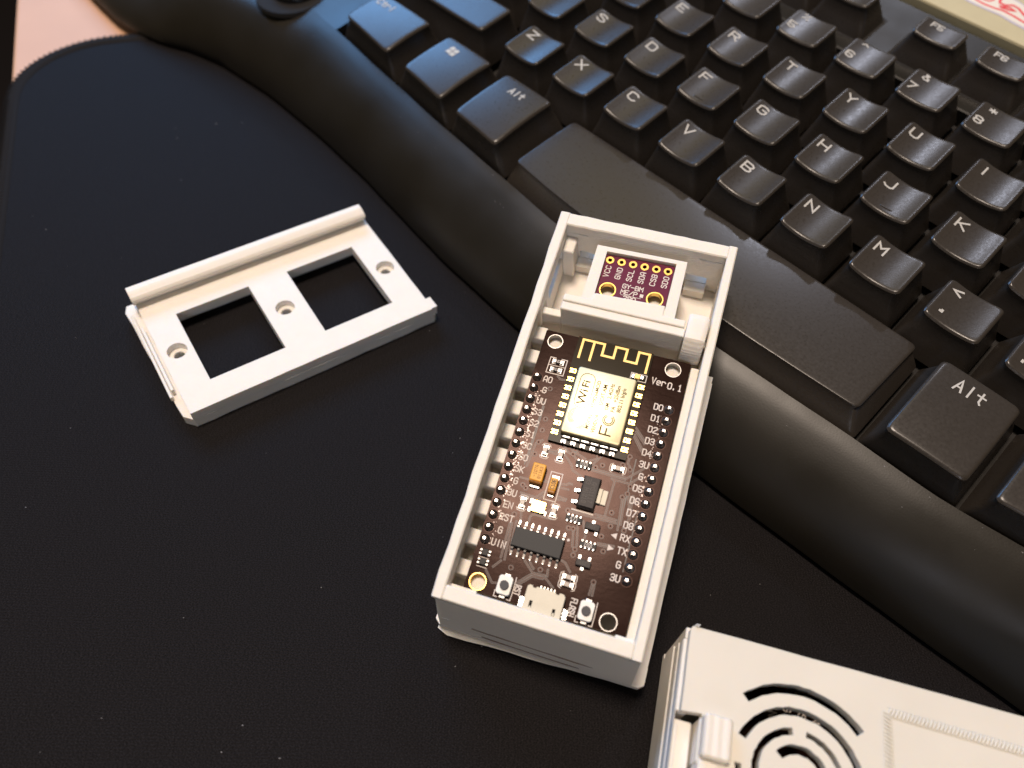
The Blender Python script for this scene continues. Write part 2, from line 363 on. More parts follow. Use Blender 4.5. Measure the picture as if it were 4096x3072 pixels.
m = MB(); m.loft([[(x, yr_(x), -9.4), (x, yr_(x)+.15, -14.2)] for x in segx], 0, caps=False, close=False)
m.add([(XL, yr_(XL), -9.2), (XL, yr_(XL), -14.2), (XL, 29.4, -14.2), (XL, 29.4, -9.0)], [(0, 1, 2, 3)])
for a, b in zip(segx, segx[1:]): m.add([(a, yr_(a), -14.1), (b, yr_(b), -14.1), (b, 29.5, -14.1), (a, 29.5, -14.1)], [(0, 1, 2, 3)])
m.build('key_well', KDUST, kb)

def subd(P, n=5, k=6):
    """points along the straight runs between the rounded corners"""
    out = []; N = len(P)
    for i in range(N):
        out.append(P[i])
        if i % n == n-1:
            a = P[i]; b = P[(i+1) % N]; out += [(a[0]+(b[0]-a[0])*j/k, a[1]+(b[1]-a[1])*j/k) for j in range(1, k)]
    return out
def keycap(name, cx, cy, top, base, ztop=0.0, zbase=-11.5, dish=0.75, dishy=0.0, legends=(), front=0.0, rt=1.5, label=None, round_top=False):
    """top/base: corner lists ccw relative to the key centre"""
    T = subd(roundpoly(top, rt)); Bp = subd(roundpoly(base, 1.6 if len(base) == 4 else rt))
    if len(Bp) != len(T): raise ValueError(name)
    mx = sum(p[0] for p in T)/len(T); my = sum(p[1] for p in T)/len(T); hw = max(abs(p[0]-mx) for p in T); hh = max(abs(p[1]-my) for p in T)
    zf = lambda x, y: -dish*(1-min(1, ((x-mx)/hw)**2)) - dishy*((y-my)/hh)**2
    m = MB(); rings = []
    for k, t in ((0, 0), (1, .06), (2, .5), (3, .93)):
        rings.append([(b[0]+(a[0]-b[0])*t, b[1]+(a[1]-b[1])*t, zbase+(ztop-0.9-zbase)*t+(zf(*a)*t if t > .4 else 0)) for a, b in zip(T, Bp)])
    def sc_(k): return [(mx+(p[0]-mx)*(1-k/hw), my+(p[1]-my)*(1-k/hh)) for p in T]
    for k, dz in ((-0.35, -0.55), (-0.12, -0.2), (0.12, -0.05), (0.5, 0.0)):
        q = sc_(k); rings.append([(x, y, ztop+dz*(.6 if hw > 40 else 1)+zf(max(mx-hw, min(mx+hw, x)), max(my-hh, min(my+hh, y)))) for x, y in q])
    for f_ in (.93, .82, .70, .58, .45, .32, .18, .06):
        q = [(mx+(p[0]-mx)*f_, my+(p[1]-my)*f_) for p in sc_(0.5)]; rings.append([(x, y, ztop+zf(x, y)) for x, y in q])
    m.loft(rings); o = m.build(name, KTOP, kb, smooth=True, loc=(cx, cy, 0), label=label)
    L = MB()
    for g in legends:
        s, lx, ly, h, asp = g[:5]; wd = g[5] if len(g) > 5 else 0.48
        if s == 'FLAG':
            for i in (0, 1):
                for j in (0, 1):
                    x0 = lx+i*1.75; y0 = ly+j*1.65+0.25*(1-i); pts = [(x0, y0), (x0+.75, y0+.22), (x0+1.5, y0+.05), (x0+1.62, y0+1.45), (x0+.85, y0+1.62), (x0+.1, y0+1.42)]
                    L.add([(a, b, ztop+.09+zf(a, b)) for a, b in pts], [tuple(range(6))])
        else: letters(L, s, lx, ly, h, wd, ztop+.09, asp=asp, align='l', zf=zf, gap=0.22)
    if L.v: L.build('key_legend', LEG, o)
    return o
def R4(x0, x1, y0, y1): return [(x0, y0), (x1, y0), (x1, y1), (x0, y1)]
U = 19.05
def std(ch, x, y, leg=None, dish=1.0, **kw):
    leg = leg or [(ch.replace('A', '@'), -4.6, 2.9, 2.7, 1.35)]
    keycap('keycap', x, y, R4(-6.2, 6.2, -6.0, 6.0), R4(-9.15, 9.15, -8.75, 9.0), dish=dish, legends=leg, label='keycap marked '+ch, **kw)
for ch, x in zip('WERTYUIOP', [-38.1+U*i for i in range(9)]): std(ch, x, 0)
for ch, x in zip('ASDFGHJKL', [-52.4+U*i for i in range(9)]): std(ch, x, -U)
for ch, x in zip('ZXCVBNM', [-42.9+U*i for i in range(7)]): std(ch, x, -2*U)
keycap('keycap', 90.45, -2*U, R4(-6.2, 6.2, -6, 6), R4(-9.1, 9.1, -9, 9), dish=.8, legends=[('<', -4.4, 3.6, 2.4, 1.2, .5), (',', -4.2, -2.2, 2.4, 1.0, .6)], label='keycap marked with comma and less-than')
keycap('keycap', 109.5, -2*U, R4(-6.2, 6.2, -6, 6), R4(-9.1, 9.1, -9, 9), dish=.8, legends=[('>', -4.4, 3.6, 2.4, 1.2, .5), ('.', -4.2, -2.2, 2.4, 1.0, .6)], label='keycap marked with full stop')
for i, (lo, up) in enumerate((('3', '#'), ('4', '$'), ('5', '%'), ('6', '^'), ('7', '&'), ('8', '*'), ('9', '('))):
    lg = [(lo, -5.0, -1.4, 2.3, 1.3)]
    if up in GLY: lg.append((up, -3.6, 4.0, 2.1 if up != '^' else 2.0, 1.25, .42))
    keycap('keycap', -28.6+U*i, U, R4(-6.2, 6.2, -5.7, 5.9), R4(-9.1, 9.1, -9.0, 9.0), dish=.7, legends=lg, label='keycap marked '+lo+' in the number row')
for i, x in enumerate((-8.5, 10.5, 37.9, 56.9, 75.9)):
    keycap('keycap', x, 41.8, R4(-6.2, 6.2, -4.0, 3.9), R4(-9.3, 9.3, -6.6, 7.2), zbase=-9.3, dish=.7, legends=[('F'+str(3+i), -3.6, 1.9, 1.9, 1.15, .42)], label='small function keycap marked F'+str(3+i))
    MB().prism(rrect(x-9.9, x+9.9, 34.6, 49.6, 1.2)[::-1][::-1], -9.4, -8.93).build('cutout_shade_plate', KDUST, kb)  # thin dark plate on the case; shade of the key gap is its colour
# left shift, caps lock
keycap('keycap', -77, -2*U, R4(-22, 18.0, -6, 6), R4(-25, 20.6, -9, 9), dish=.25, legends=[('S', -20, 2.6, 2.4, 1.2)], label='long left shift keycap')
keycap('keycap', -80, -U, R4(-16, 14, -6, 6), R4(-19, 17.0, -9, 9), dish=.25, label='caps lock keycap')
keycap('keycap', -69, 0, R4(-15, 15, -6, 6), R4(-18, 18.5, -9, 9), dish=.5, label='keycap at the left end of its row')
keycap('keycap', 128.5, -2*U, R4(-6, 6, -6, 6), R4(-9.1, 9.1, -9, 9), label='keycap at the right edge of the picture')
# space-bar row: front edges follow the curve of the palm rest
def yfb(x): return yr_(x)+0.75
def yft(x): return yfb(x)+1.0
def bottom(x0, x1, b0, b1, lg, label, zt=-1.0, nseg=1, dishy=0.5, top_y=-51.2, tshift=0.0):
    cx = (b0+b1)/2
    fx = [x0+(x1-x0)*i/nseg for i in range(nseg+1)]; fb = [b0+(b1-b0)*i/nseg for i in range(nseg+1)]
    top = [(x-cx-(.6 if tshift else 0), yft(x)+60+tshift) for x in fx]+[(x1-cx, top_y+60), (x0-cx, top_y+60)]
    base = [(x-cx, yfb(x)+60) for x in fb]+[(b1-cx, -48.2+60), (b0-cx, -48.2+60)]
    keycap('keycap', cx, -60, top, base, ztop=zt, dish=-0.15, dishy=dishy, legends=lg, label=label, rt=1.5, zbase=-11.5)
bottom(-95.5, -74.2, -101, -71.6, [('Ctrl', -7, 5.2, 2.3, .9, .4)], 'left control keycap')
bottom(-65.0, -47.8, -71.0, -45.0, [('FLAG', -2.6, 2.6, 1, 1)], 'windows keycap with a four-pane flag logo')
bottom(-40.6, -23.8, -44.4, -20.2, [('@lt', -2.6, 4.4, 2.3, .85, .4)], 'left alt keycap')
bottom(94.2, 111.2, 91.4, 114.0, [('@lt', -4.0, 4.9, 3.1, .8, .42)], 'right alt keycap')
bottom(117.5, 134, 114.8, 137, [], 'keycap right of the right alt key')
bottom(-17.2, 87.6, -19.6, 90.6, [], 'space bar', zt=-5.2, nseg=8, dishy=0.8, top_y=-48.6, tshift=2.4)
# homing bars
for x in (4.76, 61.9):
    MB().box(x-1.6, x+1.6, -23.6, -23.1, -1.4, -.82, c=.12).build('homing_bar', KTOP, kb)
# round glossy button at the left end
m = MB(); m.cyl(-130, -64, -10.5, -9.2, 12.6, 12.2, n=44); m.build('button_recess_shade', HOLE_SHADE, kb, smooth=True)  # raised black disc; the dark of the recess is put into its colour
m = MB(); m.loft([[(-130+r*cos(2*pi*j/36), -62+r*sin(2*pi*j/36), z) for j in range(36)] for r, z in ((8.8, -9.7), (8.8, -7.6), (8.2, -6.7), (6.8, -6.0), (4.5, -5.6), (2, -5.4), (.3, -5.35))])
m.build('round_button', GLOSS, kb, smooth=True)

# ------------------------------------------------------------ beige case behind the keyboard
KC = thing('beige_case', 'khaki beige flat case behind the keyboard with a red and white sticker', 'case', KM)
MB().box(-60, 220, 62.0, 190, -34, -6.95).build('case_body', KHAKI, KC, bevel=.8)
st = MB()
low = [(32.7, 69.6), (35.0, 69.4), (39.7, 69.4), (43.9, 69.6), (47.9, 68.8), (52.1, 68.4), (60, 66.8), (66, 69), (66, 80), (52, 79.5), (47.2, 78.6), (45.5, 79.3), (43.3, 79.5), (40, 79.6), (33, 77.5), (30, 72.5)]
st.prism(low, -6.93, -6.86, 0)
ctr = (48, 74); wh = [(ctr[0]+(x-ctr[0])*.955, ctr[1]+(y-ctr[1])*.86+.1) for x, y in low]
st.prism(wh, -6.85, -6.83, 1)
for i, p in enumerate(([(33.0, 72.3), (35.2, 71.8), (37.9, 71.5), (40.8, 71.7), (43.5, 72.3), (46.8, 72.0), (50.5, 71.3), (58, 70)], [(35, 73.8), (37.2, 73.4), (38.3, 73.7), (39.0, 75.1), (38, 76.8), (35.5, 77)], [(40.6, 77.6), (40.4, 76.1), (41.1, 74.9), (42.7, 75.0), (44.4, 76.4), (46.3, 76.1), (49.0, 74.3), (53, 72.6)], [(41.9, 73.6), (42.9, 74.2), (44.3, 74.8), (46.0, 74.3), (44.6, 73.6), (42.6, 73.3)])):
    st.ribbon(p, .75 if i != 1 else .6, -6.80+.01*i, 2)
o = st.build('sticker', [STL, STW, STR], KC)

# ------------------------------------------------------------ mounting plate (hook rail, two windows, three screw holes)
def wob(pts, a=.12):
    out = []
    for i, (x, y) in enumerate(pts):
        x2, y2 = pts[(i+1) % len(pts)]; L = math.hypot(x2-x, y2-y); k = max(1, int(L/4))
        for j in range(k): out.append((x+(x2-x)*j/k+random.uniform(-a, a), y+(y2-y)*j/k+random.uniform(-a, a)))
    return out
def mounting_plate(M, label, loose=True):
    t = thing('mounting_plate', label, 'mounting plate', M, 'printed mounting plates')
    win = [R4(0, 19.2, 0, 23.9), R4(29.9, 49.1, 0, 23.9)]
    m = MB()
    up = [(-7.4, -7.1), (57.0, -7.1), (57.0, -6.9), (58.6, -6.9), (58.6, -3.2), (57.2, -3.2), (57.2, 33.5), (-7.6, 33.5)]
    plate(m, wob(up, .06), [w_[::-1] for w_ in win]+[circ(x, 12.3, 2.45, 28)[::-1] for x in (-3.7, 24.4, 53.4)], -2.8, 0)
    m.build('top_plate', PLA, t, bevel=.15)
    m = MB(); lo = [(-9.2, -5.0), (-7.2, -7.12), (57.6, -7.12), (58.5, -6.4), (57.4, 35.0), (-9.8, 35.2), (-10.6, 33)]
    wlo = [R4(-1.9, 21.1, -2.4, 26.3), R4(28.0, 51.0, -2.4, 26.3)]
    plate(m, wob(lo, .12), [w_[::-1] for w_ in wlo]+[circ(x, 12.3, 1.3, 20)[::-1] for x in (-3.7, 24.4, 53.4)], -5.6, -2.79)
    for x in (-3.7, 24.4, 53.4): m.ring(x, 12.3, -2.8, -1.9, 1.25, 2.5, 28, 0)
    m.build('bottom_plate', PLA, t, bevel=.3)
    m = MB(); pr = [(31.6, 0.0), (31.4, 1.2), (30.2, 2.0), (30.0, 3.0), (30.7, 3.7), (32.4, 4.4), (34.0, 4.4), (34.5, 3.9), (34.5, -1.5), (33.6, -1.5), (33.6, 0)]
    m.loft([[(x, y+random.uniform(-.03, .03), z) for y, z in pr] for x in [-8.1+65*i/12 for i in range(13)]]); m.f = [f[::-1] for f in m.f]
    m.build('hook_rail', PLA, t, bevel=.2)
    if loose:
        m = MB(); m.box(-9.0, -8.3, 2.0, 24.5, -2.75, -0.7); m.box(-9.9, -9.2, 0.5, 30.0, -2.75, -1.3)
        m.build('side_spring', PLA, t, bevel=.12)
    else:
        m = MB()
        for pr, ya, yb_ in (([(-5.0, -5.6), (-7.9, -5.6), (-9.3, -3.6), (-9.35, -1.0), (-9.05, 0.15), (-5.0, 0.15)], -7.2, 35.6), ([(-5.0, 0.1), (-9.03, 0.2), (-7.6, 6.0), (-6.4, 9.5), (-5.6, 12.0), (-5.0, 12.0)], -4.85, 34.4)):
            ys = [ya, ya+1.0]+[ya+1+(yb_-ya-2)*i/10 for i in range(1, 10)]+[yb_-1.0, yb_]
            m.loft([[(x+random.uniform(-.05, .05)+(.8 if k in (0, len(ys)-1) and x < -6 and z < .18 else 0), y, z) for x, z in pr] for k, y in enumerate(ys)])
        m.build('end_block', PLA, t, smooth=True)
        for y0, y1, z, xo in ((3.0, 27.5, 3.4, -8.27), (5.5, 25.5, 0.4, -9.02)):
            m = MB(); m.tube([(xo+(z-zz)*.25+(.06 if i in (0, 8) else -.03), y0+(y1-y0)*i/8, zz) for i, zz in enumerate([z+.05*sin(i) for i in range(9)])], .13, 5); m.build('split_shade_thread', SPLIT_SHADE, t)  # dark threads on the face; shade of the slits put into their colour
    return t
CM = frame(((0.83377, -0.55211, 0), (0.55211, 0.83377, 0), (0, 0, 1)), (-72.94, -6.175, 5.65))
mounting_plate(CM, 'loose white plate with two square windows and three screw holes, alone on the mouse pad')

# ------------------------------------------------------------ open case (board frame: z=0 is the top of the circuit board)
BM = frame(((0.94852, 0.281, -0.14612), (-0.30777, 0.92666, -0.21582), (0.07476, 0.24968, 0.96544)), (3.427, -18.741, 28.771))
M2 = BM @ Matrix(((0, -1, 0, 28.9*S), (1, 0, 0, -43.4*S), (0, 0, 1, -11.95*S), (0, 0, 0, 1)))
mounting_plate(M2, 'white mounting plate snapped under the open case, its edge showing along the right side', loose=False)

X0, X1, Y0, Y1 = -5.63, 33.8, -48.95, 38.7
IX0, IX1, IY0, IY1 = -3.5, 31.95, -46.2, 35.6
ZT, ZB = 4.6, -11.8
ob = thing('open_case', 'open white printed case holding a circuit board, leaning on the keyboard edge', 'case', BM)
def wallstrip(m, x0, x1, y0, y1, z0, z1, axis, amp=.07):
    n = 18; rings = []
    for i in range(n+1):
        t = i/n; j = [random.uniform(-amp, amp) for _ in range(2)]
        if axis == 'y': y = y0+(y1-y0)*t; rings.append([(x0+j[0], y, z0), (x0+j[0], y, z1-.25), (x0+.25+j[0], y, z1), (x1-.25+j[1]*.5, y, z1), (x1+j[1]*.5, y, z1-.25), (x1, y, z0)])
        else: x = x0+(x1-x0)*t; rings.append([(x, y0+j[0], z0), (x, y1+j[1], z0), (x, y1+j[1], z1-.25), (x, y1-.25+j[1], z1), (x, y0+.25+j[0], z1), (x, y0+j[0], z1-.25)])
    m.loft(rings)
m = MB(); m.box(X0+.05, X1-.05, Y0+.05, Y1-.05, ZB, -10.2); m.build('floor_plate', PLA, ob)
m = MB(); wallstrip(m, X0, IX0, Y0, Y1, 0.4, ZT, 'y', .16)
m.build('left_rim', PLA, ob, smooth=True)
m = MB(); m.box(X0+.02, X0+1.1, Y0+.4, 20.5, -10.2, .39)
m.box(X0+.02, IX0-.02, 20.5, 31.5, -10.2, -3.5); m.box(X0+.02, IX0-.02, 31.5, Y1-.4, -10.2, .39); m.box(X0+.9, IX0-.02, 18.8, 20.5, -10.2, .39)
m.build('left_wall', PLA, ob)
for y in (12.6, 6.85, .65, -5.5, -11, -16.4, -21.9, -27.6, -33.8, -40.0): MB().box(X0+1.05, -1.25, y-3.1, y, -10.15, -1.75, c=.2).build('support_rib', PLA, ob)
m = MB(); wallstrip(m, IX1, X1, Y0, Y1, -10.2, ZT, 'y', .05); m.build('right_wall', PLA, ob, smooth=True)
m = MB(); m.box(30.35, IX1+.02, IY0-.02, 11.0, -10.2, -.9, c=.15); m.build('board_ledge', PLA, ob)
m = MB(); m.box(IX0, IX1, Y0, IY0, 1.2, ZT, c=.2); m.box(IX0-1.6, IX1+1.4, Y0+.02, IY0, -3.1, 1.19); m.box(IX0-1.6, IX1+1.4, Y0+.02, IY0, -5.9, -3.35); m.box(IX0-1.6, IX1+1.4, Y0+.02, IY0, -10.2, -6.15)
m.box(IX0-1.6, IX1+1.4, Y0+.9, IY0, -6.2, -3.0)
m.build('front_wall', PLA, ob)
MB().box(IX0+.02, 1.8, IY0+.01, IY0+.75, .1, 1.4, c=.15).build('corner_stop', PLA, ob); MB().box(28.3, IX1-.02, IY0+.01, IY0+.75, .1, 1.6, c=.15).build('corner_stop', PLA, ob)
m = MB(); wallstrip(m, IX0, IX1, IY1, Y1, -4.9, ZT, 'x', .08); m.f = [f[::-1] for f in m.f]
m.box(IX0, IX1, IY1+.02, Y1-.02, -10.2, -7.4); m.box(IX0, -.5, IY1+.02, Y1-.02, -7.4, -4.9); m.box(3.3, 24.5, IY1+.02, Y1-.02, -7.4, -4.9); m.box(29.2, IX1, IY1+.02, Y1-.02, -7.4, -4.9)
m.build('far_wall', PLA, ob, smooth=False)
MB().box(IX0+.6, 1.4, IY1-.12, IY1-.02, 1.2, 1.7).build('wall_rib', PLA, ob); MB().box(26.5, IX1-.4, IY1-.12, IY1-.02, 1.5, 2.0).build('wall_rib', PLA, ob)
MB().box(IX0, -.9, IY1-4.2, IY1, -10.2, .2, c=.2).build('corner_post', PLA, ob)
for x0, x1 in ((-.9, 4.4), (24.6, 29.4)): MB().box(x0, x1, IY1-2.6, IY1-.02, -10.2, -7.45, c=.15).build('slot_sill', PLA, ob)
for x, y in ((1.34, 9.04), (26.8, 9.0), (1.14, -43.6)): MB().cyl(x, y, -10.2, -1.75, 2.2, 2.0, 28).build('support_peg', PLA, ob, smooth=True)
# cross wall, sensor cradle, retaining bar, latch
m = MB(); m.box(.8, 27.2, 14.9, 16.9, -10.2, 4.2, c=.2); m.box(IX0, .8, 14.9, 16.6, -10.2, .2, c=.15); m.box(27.2, IX1, 15.2, 16.6, -10.2, .8); m.build('cross_wall', PLA, ob)
m = MB(); plate(m, [(4.5, 18.6), (24.5, 18.6), (24.2, 32.6), (4.5, 32.2)], [[(6.9, 31.1), (22.05, 31.6), (22.15, 20.2), (6.95, 20.2)]], -10.2, 4.3)
m.box(6.5, 22.5, 18.7, 31.8, -10.2, 1.0); m.build('sensor_cradle', PLA, ob, bevel=.15)
m = MB(); m.prism([(.8, 16.95), (26.9, 16.95), (26.9, 18.6), (22.1, 18.6), (22.05, 20.9), (7.1, 20.3), (6.6, 18.6), (.8, 18.55)], 1.0, 4.5); m.build('retaining_bar', PLA, ob, bevel=.25)
lt = MB(); pr = [(12.0, -1.5), (11.8, 1.0), (12.6, 3.6), (14.4, 5.3), (18.8, 5.6), (20.3, 4.9), (20.8, 3.0), (20.6, -9)]
rings = []
for x, k in ((27.35, .55), (27.75, .12), (28.4, 0), (30.5, 0), (31.1, .12), (31.5, .55)):
    rings.append([(x, 16.3+(y-16.3)*(1-k*.08), z-(k*.5 if z > 1 else 0)) for y, z in pr])
lt.loft(rings); lt.f = [f[::-1] for f in lt.f]; lt.build('latch_post', PLA, ob, smooth=True)
# wisps of stringing
m = MB()
for k in range(5):
    x = 1+k*.5; m.tube([(x, IY1-.2, -5.0), (x+random.uniform(-.5, .6), IY1-.6, -6.0), (x+random.uniform(-.6, .9), IY1-.3, -7.3)], .05, 4)
m.build('plastic_strand', PLA, ob)

# ------------------------------------------------------------ sensor board
sb = thing('sensor_board', 'small purple pressure sensor board with six gold pads and two round holes', 'sensor board', BM @ Matrix.Translation((0, 0, 3.55*S)))
m = MB(); ho = [circ(9.3, 22.15, 1.55, 28)[::-1], circ(19.5, 22.35, 1.55, 28)[::-1]]
px = [(8.0+2.54*i, 29.5+.05*i) for i in range(6)]
plate(m, [(7.1, 20.4), (22.0, 20.8), (21.9, 31.2), (7.0, 30.6)], ho+[circ(x, y, .42, 14)[::-1] for x, y in px], -1.2, 0); m.build('board_base', PURP, sb)
for x, y in px:
    m = MB(); m.ring(x, y, -1.2, .05, .42, .92, 24, 0, .04); m.cyl(x, y, -1.1, -1.0, .42, mi=1); m.build('gold_pad', [GOLD, HOLE_SHADE], sb, smooth=True)
for x, y in ((9.3, 22.15), (19.5, 22.35)): MB().ring(x, y, -1.22, .05, 1.52, 1.85, 36, 0, .04).build('mounting_ring', GOLD, sb, smooth=True)
m = MB()
for i, s_ in enumerate(('VCC', 'GND', 'SCL', 'SDA', 'CSB', 'SDO')): letters(m, s_, 8.0+2.52*i+.08, 26.6+.07*i, 1.08, .2, .02, rot=pi/2-.03, asp=.95, gap=.32)
letters(m, 'GY-BM', 14.4, 23.95, 1.0, .2, .02, asp=1.05, gap=.22); letters(m, 'ME/P', 13.9, 22.5, 1.0, .2, .02, asp=1.05, gap=.22); m.box(16.25, 17.0, 22.05, 22.85, .01, .03); letters(m, '280', 14.3, 21.1, .95, .2, .02, asp=1.1, gap=.25)
m.ribbon([(12.3, 21.7), (16.6, 21.75)], .1, .03)
m.build('board_print', SILK, sb)
m = MB(); m.ribbon([(13.1, 28.8), (13.0, 25), (13.5, 24.6)], .35, .012); m.ribbon([(15.7, 28.9), (14.4, 27.8), (14.3, 25.0)], .35, .014); m.build('board_traces', PURP, sb)

# ------------------------------------------------------------ microcontroller board
TR = [[5.0,-13.1,3.9,-14.1,3.5,-19.2], [6.8,-14.8,8.5,-14.6], [7.1,-15.2,8.6,-15.2], [10.1,-14.8,12.0,-16.5,12.6,-17.6,13.7,-18.0,14.4,-18.3], [9.5,-13.0,10.8,-14.2,12.2,-14.7,13.0,-15.5], [11.0,-13.1,11.7,-13.9,13.2,-14.2,14.3,-14.9], [12.0,-13.3,12.9,-14.1,14.4,-14.6], [16.8,-13.2,16.4,-14.1,14.8,-15.0], [18.1,-11.8,17.3,-13.3,16.0,-15.4], [16.2,-16.1,23.3,-16.2,25.9,-13.5], [16.3,-16.5,23.0,-16.6], [20.4,-17.1,21.1,-17.4,21.0,-24.6], [20.9,-17.2,24.0,-17.2,25.8,-15.2], [2.9,-21.8,4.5,-21.8], [7.7,-21.3,8.6,-21.2], [10.7,-21.0,12.2,-20.8,12.7,-20.3,13.2,-20.4], [10.8,-21.7,12.8,-21.6], [11.1,-23.5,12.9,-23.6], [11.2,-24.1,12.8,-23.9], [4.0,-24.8,7.1,-24.9,8.3,-23.4], [4.4,-25.2,7.7,-25.2,8.3,-24.3], [7.3,-28.6,7.8,-28.2,11.1,-28.2], [7.2,-29.8,7.1,-28.9,7.9,-27.7,9.6,-27.7,10.6,-26.5], [5.5,-29.8,5.1,-28.1], [15.9,-29.1,16.5,-32.1,17.2,-32.6], [16.4,-27.6,17.3,-31.8], [17.3,-26.9,18.4,-29.5,18.3,-30.9], [23.4,-20.4,24.0,-26.7], [23.8,-20.3,24.3,-25.5], [24.4,-19.7,25.7,-23.9], [25.3,-19.4,25.6,-25.3], [13.9,-26.0,14.2,-25.7,23.4,-25.5], [19.2,-24.9,23.3,-24.9], [19.8,-25.2,23.1,-25.2], [21.1,-30.2,24.1,-29.9], [21.2,-30.5,24.0,-30.4], [3.7,-31.3,4.0,-38.0], [4.1,-31.1,4.8,-38.2], [4.8,-30.5,5.3,-36.3], [2.0,-41.1,3.8,-43.0,4.8,-42.8], [4.2,-38.6,3.1,-40.1], [8.6,-37.3,10.7,-39.1,13.1,-38.9], [9.7,-37.4,10.6,-38.3], [8.1,-41.9,10.5,-39.4,13.4,-39.4,15.1,-40.6], [8.5,-42.2,10.8,-39.7,12.8,-39.6], [15.4,-35.3,16.1,-35.5,17.4,-36.9], [13.3,-37.7,13.5,-38.9], [22.0,-37.7,21.9,-39.9], [22.4,-37.6,22.5,-39.9], [22.6,-7.0,24.7,-9.5], [22.7,-6.3,24.9,-8.4], [22.3,-5.3,24.6,-7.5], [22.6,-7.5,24.6,-10.0], [22.8,-11.8,22.7,-13.2,23.6,-14.2], [4.1,1.3,4.8,0.8,5.7,0.9]]
def micro_board(M, label, full=True, thick=1.6):
    b = thing('circuit_board', label, 'circuit board', M)
    HP = [(1.34, 9.04), (26.8, 9.0), (1.14, -43.6), (26.55, -43.64)]
    m = MB(); plate(m, rrect(-1.2, 30.1, -45.45, 11.3, .3, 2), [circ(x, y, 1.5, 28)[::-1] for x, y in HP], -thick, 0, 0)
    for i, f in enumerate(m.f):
        zs = [m.v[k][2] for k in f]
        if max(zs)-min(zs) > .5: m.m[i] = 1
    m.build('board_base', [PCB, PEDGE], b)
    for k, (x, y) in enumerate(HP): MB().ring(x, y, -thick-.02, .06, 1.47, 1.72, 36, 0, .04).build('mounting_ring', GOLD if k == 2 else TIN, b, smooth=True)
    LL = ['AO', 'G', 'VU', 'S3', 'S2', 'S1', 'SC', 'SO', 'SK', 'G', '3V', 'EN', 'RST', 'G', 'VIN']; RL = ['DO', 'D1', 'D2', 'D3', 'D4', '3V', 'G', 'D5', 'D6', 'D7', 'D8', 'RX', 'TX', 'G', '3V']
    for side, LB in ((0, LL), (1, RL)):
        for i, s_ in enumerate(LB):
            m = MB(); x = (2.3 if len(s_) < 3 else 2.75) if side == 0 else 25.8
            letters(m, s_.replace('V', 'U'), x, -2.54*i+(.1 if i < 13 else 0), 1.25, .22, .02, asp=.85, gap=.24)
            if s_ in ('RX', 'TX'):
                yy = -2.54*i+.05; xa = 23.6; d = -1 if s_ == 'RX' else 1; m.add([(xa-.55*d, yy+.6, .02), (xa-.55*d, yy-.6, .02), (xa+.6*d, yy, .02)], [(0, 1, 2) if d > 0 else (2, 1, 0)])
            m.build('pin_label', SILK, b)
    if not full: return b
    # header pins: solder cone round a square tip
    sm = MB(); n = 20; pr = [(1.0, 0.02), (.95, .15), (.78, .42), (.55, .72), (.46, .95), (.40, 1.05)]
    sm.loft([[(r*cos(2*pi*j/n), r*sin(2*pi*j/n), z) for j in range(n)] for r, z in pr]); sme = sm.mesh('solder_cone', SOLDD, True)
    pm = MB().box(-.3, .3, -.3, .3, .9, 1.5, c=.07).mesh('header_pin', PIN)
    rm = MB().ring(0, 0, .005, .05, .98, 1.14, 24).mesh('pad_ring', TRC)
    for side in (0, 1):
        for i in range(15):
            p = inst(pm, 'header_pin', b, (27.94*side, -2.54*i, 0)); s2 = inst(sme, 'solder_cone', p, (0, 0, 0), random.uniform(0, 6)); s2.scale = (random.uniform(.92, 1.05),)*2+(random.uniform(.85, 1.05),); inst(rm, 'pad_ring', p)
    # flux residue speckle beside the left pins
    m = MB()
    for k in range(240):
        y = random.uniform(-36.5, -2.5) if k % 5 else random.uniform(-30, 0); x = random.gauss(1.15, .38) if k % 4 else random.gauss(26.9, .35)
        wgt = 1 if k % 4 else .8; r = random.uniform(.05, .16)*wgt; a = random.uniform(0, 6)
        if k % 4 and not (-26 < y < -3) and random.random() < .6: continue
        m.prism([(x+r*1.8*cos(a+t)*random.uniform(.5, 1.2), y+r*sin(a+t)*random.uniform(.6, 1.4)) for t in (0, 1.2, 2.5, 3.7, 5)], .004, .035+r*.3)
    m.build('flux_residue', FLUX, b, kind='stuff')
    # traces
    m = MB()
    for i, t in enumerate(TR):
        p = [(t[k], t[k+1]) for k in range(0, len(t), 2)]; m.ribbon(p, .42, .006+.0006*(i % 9), 0); m.ribbon(p, .16, .014+.0006*(i % 9), 1)
    for x, y0, y1 in ((2.95, -19, -5), (3.25, -17, -6), (26.9, -34, -22), (24.1, -22, -12)): m.ribbon([(x, y0), (x, y1)], .22, .008, 0)
    m.build('trace_lines', [TRD, TRC], b, kind='stuff')
    VI = [(3.32, -1.87), (4.3, -8.59), (4.33, -11.07), (4.36, -13.72), (4.33, -16.38), (17.98, -14.97), (16.77, -15.76), (16.82, -13.32), (11.94, -13.19), (11.73, -14.32), (22.76, -11.75), (21.82, -13.77), (23.42, -14.4), (24.33, -17.69), (3.87, -23.16), (4.61, -23.64), (13.84, -25.65), (4.01, -29.28), (14.91, -28.92), (15.79, -28.84), (23.32, -20.17), (24.11, -19.28), (22.08, -23.72), (22.53, -26.35), (21.36, -28.73), (17.16, -32.56), (17.13, -33.68), (22.4, -31.41), (11.93, -38.1), (6.44, -39.29), (22.13, -37.46), (25.22, -26.47)]
    vm = MB(); vm.ring(0, 0, .02, .045, .17, .40, 18, 0); vm.cyl(0, 0, .021, .025, .18, n=14, mi=1); vm.ring(0, 0, .016, .02, .40, .52, 18, 2); vme = vm.mesh('via', [TRC, HOLE_SHADE, TRD])
